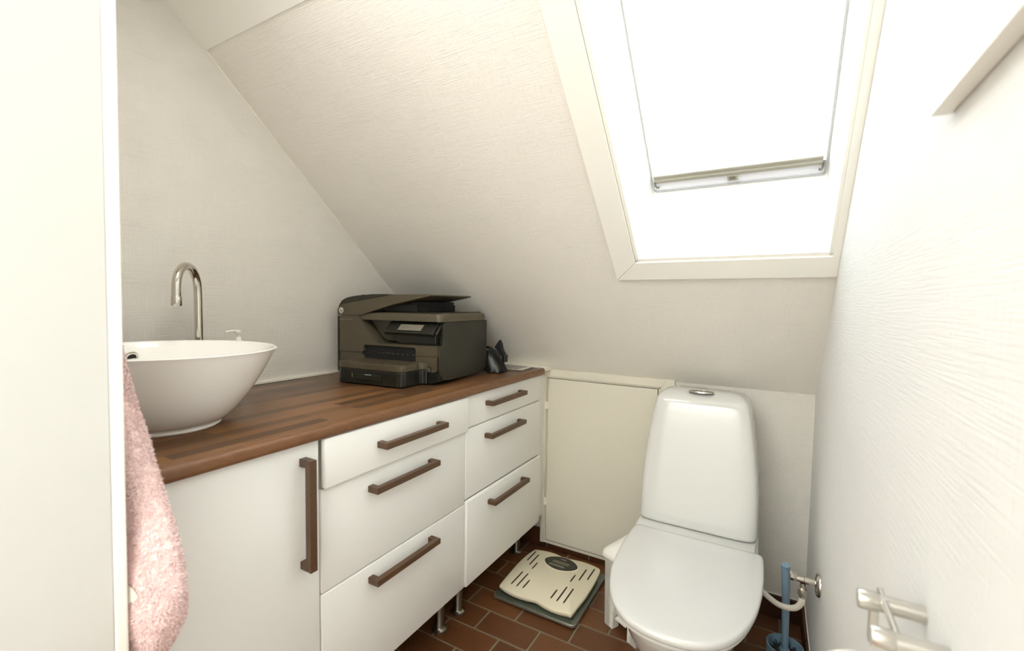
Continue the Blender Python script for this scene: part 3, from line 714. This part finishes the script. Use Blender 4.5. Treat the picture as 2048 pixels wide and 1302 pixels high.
# lower fascia
b = B(); prism(b, [(-PW+.002, .014), (-PW+.010, .004), (-.03, .004), (-.008, .012), (-.0005, .035), (-.0005, .055), (-.008, .046), (-.025, .0445), (-.10, .0445), (-PW+.002, .0445)], 'y', .004, .06, .0015); obj('lower_front', b, m_pd, t)
b = B(); prism(b, [(-PW+.002, .045), (-.030, .045), (-.014, .049), (-.004, .060), (-.001, .072), (-.001, .0995), (-.104, .0995), (-.104, .078), (-.349, .078), (-.360, .0995), (-PW+.002, .0995)], 'y', .001, .058, .0012); obj('front_band', b, m_pf, t)
b = B(); box(b, -.356, -.1045, .012, .062, .0787, .1295); obj('slot_back', b, m_blk, t)
for i in range(7):
    b = B(); box(b, -.262+i*.023, -.258+i*.023, .008, .0125, .100, .104, .001); obj('roller', b, m_steel, t)
b = B(); tube(b, [(-.346, .0115, .0985), (-.30, .0105, .103), (-.20, .0105, .102)], .0012, 6); obj('guide_wire', b, m_steel, t)
# usb / power button
b = B(); lathe(b, [(.0005, .0), (.0115, .0), (.0115, -.003), (.0090, -.0035), (.0085, -.001), (.0005, -.001)], (-.046, .003, .055), 24, 'y'); o = obj('power_button', b, m_blk, t, True)
b = B(); tube(b, [(-.046+.0045*math.sin(a_), .0012, .055+.0045*math.cos(a_)) for a_ in [.6+i*.45 for i in range(12)]], .0007, 5); box(b, -.0465, -.0455, .0004, .0016, .0555, .0605); obj('power_mark', b, m_scr, o)
# paper tray
tp_ = [(-.372, .03), (-.374, -.085), (-.369, -.103), (-.352, -.1115), (-.098, -.1115), (-.083, -.106), (-.076, -.092), (-.074, -.020), (-.068, -.008), (-.052, -.003), (-.052, .03)]
b = B(); prism(b, tp_, 'z', .003, .0545, .003); obj('paper_tray', b, m_pd, t)
b = B(); prism(b, tp_, 'z', .055, .0785, .0025); o = obj('output_tray', b, m_pf, t)
b = B(); box(b, -.288, -.165, -.1135, -.110, .017, .040, .004); obj('tray_grip', b, m_ps, t)
b = B(); box(b, -.238, -.208, -.1145, -.1125, .036, .040, .0008); obj('tray_mark', b, mat('pale_blue_mark', rgb(130, 145, 150), .4), t)
# size arrow marks left of grip
b = B(); box(b, -.300, -.296, -.1125, -.1112, .024, .040, .0004); obj('arrow_mark', b, m_scr, t)
# display unit
def slab(u0, u1, y0, z0, y1, z1, th, m_, name, parent=t, inset=0):
    bm = B(); d_ = Vector((0, y1-y0, z1-z0)).normalized(); n_ = Vector((0, d_.z, -d_.y))
    L = math.hypot(y1-y0, z1-z0); box(bm, u0, u1, 0, L, -th, 0, min(.004, th*.45))
    bm.transform(Matrix(((1, 0, 0, 0), (0, d_.y, -n_.y, y0), (0, d_.z, -n_.z, z0), (0, 0, 0, 1)))); return obj(name, bm, m_, parent)
pn = slab(-.236, -.018, -.020, .186, .026, .2265, .016, m_pd, 'control_panel')
slab(-.176, -.072, -.0135, .1935, .010, .2135, .0006+.001, m_scr, 'screen', pn).location = (0, -.0012, .0012)
slab(-.0175, -.008, -.010, .184, .024, .217, .010, m_ps, 'panel_cap', pn)
b = B(); prism(b, [(-.205, .176), (-.186, .145), (-.020, .145), (-.020, .184), (-.205, .184)], 'y', .004, .05, .002); obj('panel_foot', b, m_pd, t)
# scanner glass lid plate
b = B(); prism(b, rrect(-PW+.003, .0, .004, PD, .022, 6), 'z', .2265, .2405, 0)
rings = []
for z, o_ in ((.2268, 0), (.244, 0), (.251, .002), (.2555, .006), (.257, .012)):
    rings.append([(x, y, z) for x, y in rrect(-PW+.003+o_, 0-o_, .006+o_, PD-o_, .024-o_*.8, 6)])
b.free(); b = B(); loft(b, rings); obj('scanner_bed', b, m_pf, t, 50)
for i in range(5):
    b = B(); box(b, -.170+i*.0215, -.163+i*.0215, .0035, .0065, .244, .2455, .0003); obj('button_mark', b, m_scr, t)
b = B(); box(b, -.36, -.02, .05, PD-.02, .257, .2605, .001); obj('feeder_base', b, m_pd, t)
# feeder
b = B(); box(b, -.375, -.125, .035, .30, .2605, .286, .001); prism(b, [(-.375, .28), (-.125, .28), (-.125, .298), (-.375, .26)], 'y', .04, .29); obj('feeder_body', b, m_blk, t)
b = B(); prism(b, [(-PW, .242), (-.374, .242), (-.355, .2465), (-.209, .286), (-.040, .3195), (-.038, .3235), (-.044, .3255), (-.205, .3235), (-.465, .2845), (-PW, .266)], 'y', .0, .285, .0012); obj('feeder_tray', b, m_pf, t)
b = B(); pr = [(-PW+.001, .268), (-PW+.004, .280), (-.464, .299), (-.446, .308), (-.425, .3135), (-.395, .318), (-.366, .3205), (-.31, .3245), (-.24, .3255), (-.205, .3245), (-.465, .2855)]
prism(b, pr, 'y', .004, .28, .0010); o = obj('feeder_cover', b, m_ps, t)
b = B(); prism(b, [(-.362, .3195), (-.360, .3220), (-.358, .3225), (-.358, .3060)], 'y', .0035, .2805); obj('cover_seam', b, m_blk, o)
# round badge with two letters, and the model lettering as fine strokes
b = B(); lathe(b, [(.0005, 0), (.0115, 0), (.0115, -.0012), (.0005, -.0014)], (-.4625, .0, .2605), 28, 'y'); bd = obj('badge', b, mat('badge_silver', rgb(205, 203, 192), .35), t)
def text(s_, size, loc, m_, parent, name, shear=0):
    cu = bpy.data.curves.new(name, 'FONT'); cu.body = s_; cu.size = size; cu.align_x = 'CENTER'; cu.align_y = 'CENTER'; cu.extrude = .0002; cu.shear = shear
    o_ = bpy.data.objects.new('tmp', cu); COL.objects.link(o_); dg = bpy.context.evaluated_depsgraph_get(); me = bpy.data.meshes.new_from_object(o_.evaluated_get(dg))
    bpy.data.objects.remove(o_); me.transform(Matrix.Rotation(PI/2, 4, 'X')); me.materials.clear(); me.materials.append(m_)
    q = bpy.data.objects.new(name, me); COL.objects.link(q); q.parent = parent; q.location = loc; return q
text('hp', .017, (-.4625, -.0016, .2605), m_pd, bd, 'badge_letters', .35)
m_let = mat('grey_lettering', rgb(128, 122, 104), .5)
text('Officejet Pro 8600', .0088, (-.438, -.0006, .2255), m_let, t, 'lettering')

# black pouch behind the printer
t = thing('black_pouch', 'crumpled black pouch with a strap lying behind the printer', 'pouch', (.545, -.325, .9008))
rings = []
for z, hx, hy in ((.0, .03, .032), (.004, .046, .044), (.02, .050, .047), (.045, .045, .042), (.07, .034, .034), (.09, .020, .022), (.098, .006, .008)):
    ring = []
    for k in range(48):
        a = 2*PI*k/48; v = Vector((hx*math.cos(a)-.012-z*.30, hy*math.sin(a), z)); kx = 1+.16*noise.noise(v*55)+.09*noise.noise(v*130)
        ring.append((v.x*kx, v.y*kx, z*(1+.05*noise.noise(v*40)) if z else 0))
    rings.append(ring)
b = B(); loft(b, rings); obj('bag', b, mat('crinkled_black', rgb(30, 32, 27), .32), t, 50)
b = B(); prism(b, [(-.012, .110), (.012, .142), (.020, .128), (.030, .095), (.044, .075), (.034, .060), (.010, .085)], 'y', -.012, .004, .002); obj('flap', b, m_blk, t)
b = B(); box(b, .030, .048, -.02, .004, .048, .080, .004); obj('buckle', b, m_dark, t)
b = B(); tube(b, [(-.055, -.02, .105), (-.030, -.024, .108), (-.008, -.022, .098), (.012, -.018, .080), (.028, -.012, .052), (.040, -.004, .020), (.046, 0, .005)], .0055, 8, sm=4); obj('strap', b, m_blk, t, True)
# papers
t = thing('paper_stack', 'printed paper sheets lying flat at the far end of the worktop', 'paper', (.52, -.17, .9008))
for i in range(3):
    b = B(); box(b, -.085, .085, -.065, .065, .0005+i*.0012, .0014+i*.0012); b.transform(Matrix.Rotation(.10-.05*i, 4, 'Z')); s_ = obj('sheet', b, m_paper, t)
for i in range(6):
    b = B(); box(b, -.075+i*.024, -.062+i*.024, -.055, .055, .0038, .0040); obj('print_line', b, mat('ink', rgb(120, 118, 118), .7) if i == 0 else MATS['ink'], s_)

# ------------------------------------------------------------------ right wall: board, rail holder
t = thing('wall_board', 'thin white board fixed high on the right wall', 'board', (W, -1.60, 1.39))
b = B(); box(b, -.0175, -.001, -.20, .247, .0025, .62, .001); obj('panel', b, m_white, t)
b = B(); box(b, -.0182, -.0155, -.20, .2475, .0185, .62, .0006); obj('face', b, m_white, t)
t = thing('paper_holder', 'satin metal two-arm roll holder low on the right wall near the door', 'holder', (W, -1.40, .875)); ih = Matrix.Translation((-W, 1.40, -.875))
for y, z in ((-1.371, .879), (-1.445, .884)):
    b = B(); tube(b, [(W, y, z), (W-.038, y, z)], .0088, 20); b.transform(ih); o = obj('arm', b, m_satin, t, True)
    b = B(); tube(b, [(W-.038, y, z), (W-.040, y, z), (W-.0545, y, z), (W-.0565, y, z)], [.0088, .0100, .0100, .0092], 20); b.transform(ih); obj('end_cap', b, m_satin, o, True)
b = B(); tube(b, [(W-.034, -1.352, .884), (W-.034, -1.445, .882)], .0032, 12); b.transform(ih); obj('cross_rod', b, m_satin, t, True)
b = B(); tube(b, [(W-.034, -1.445, .874), (W-.034, -1.53, .872)], .0032, 12); b.transform(ih); obj('cross_rod', b, m_satin, t, True)
b = B(); box(b, W-.046, W-.038, -1.376, -1.366, .835, .872, .001); b.transform(ih); obj('bracket', b, m_satin, t)
t = thing('paper_roll', 'white toilet paper roll under the metal holder on the right wall', 'toilet paper', (W-.050, -1.425, .777))
b = B(); lathe(b, [(.020, -.045), (.050, -.045), (.051, -.043), (.051, .043), (.050, .045), (.020, .045), (.020, -.045)], (0, 0, -.003), 48, 'y'); obj('roll', b, m_paper, t, 50)
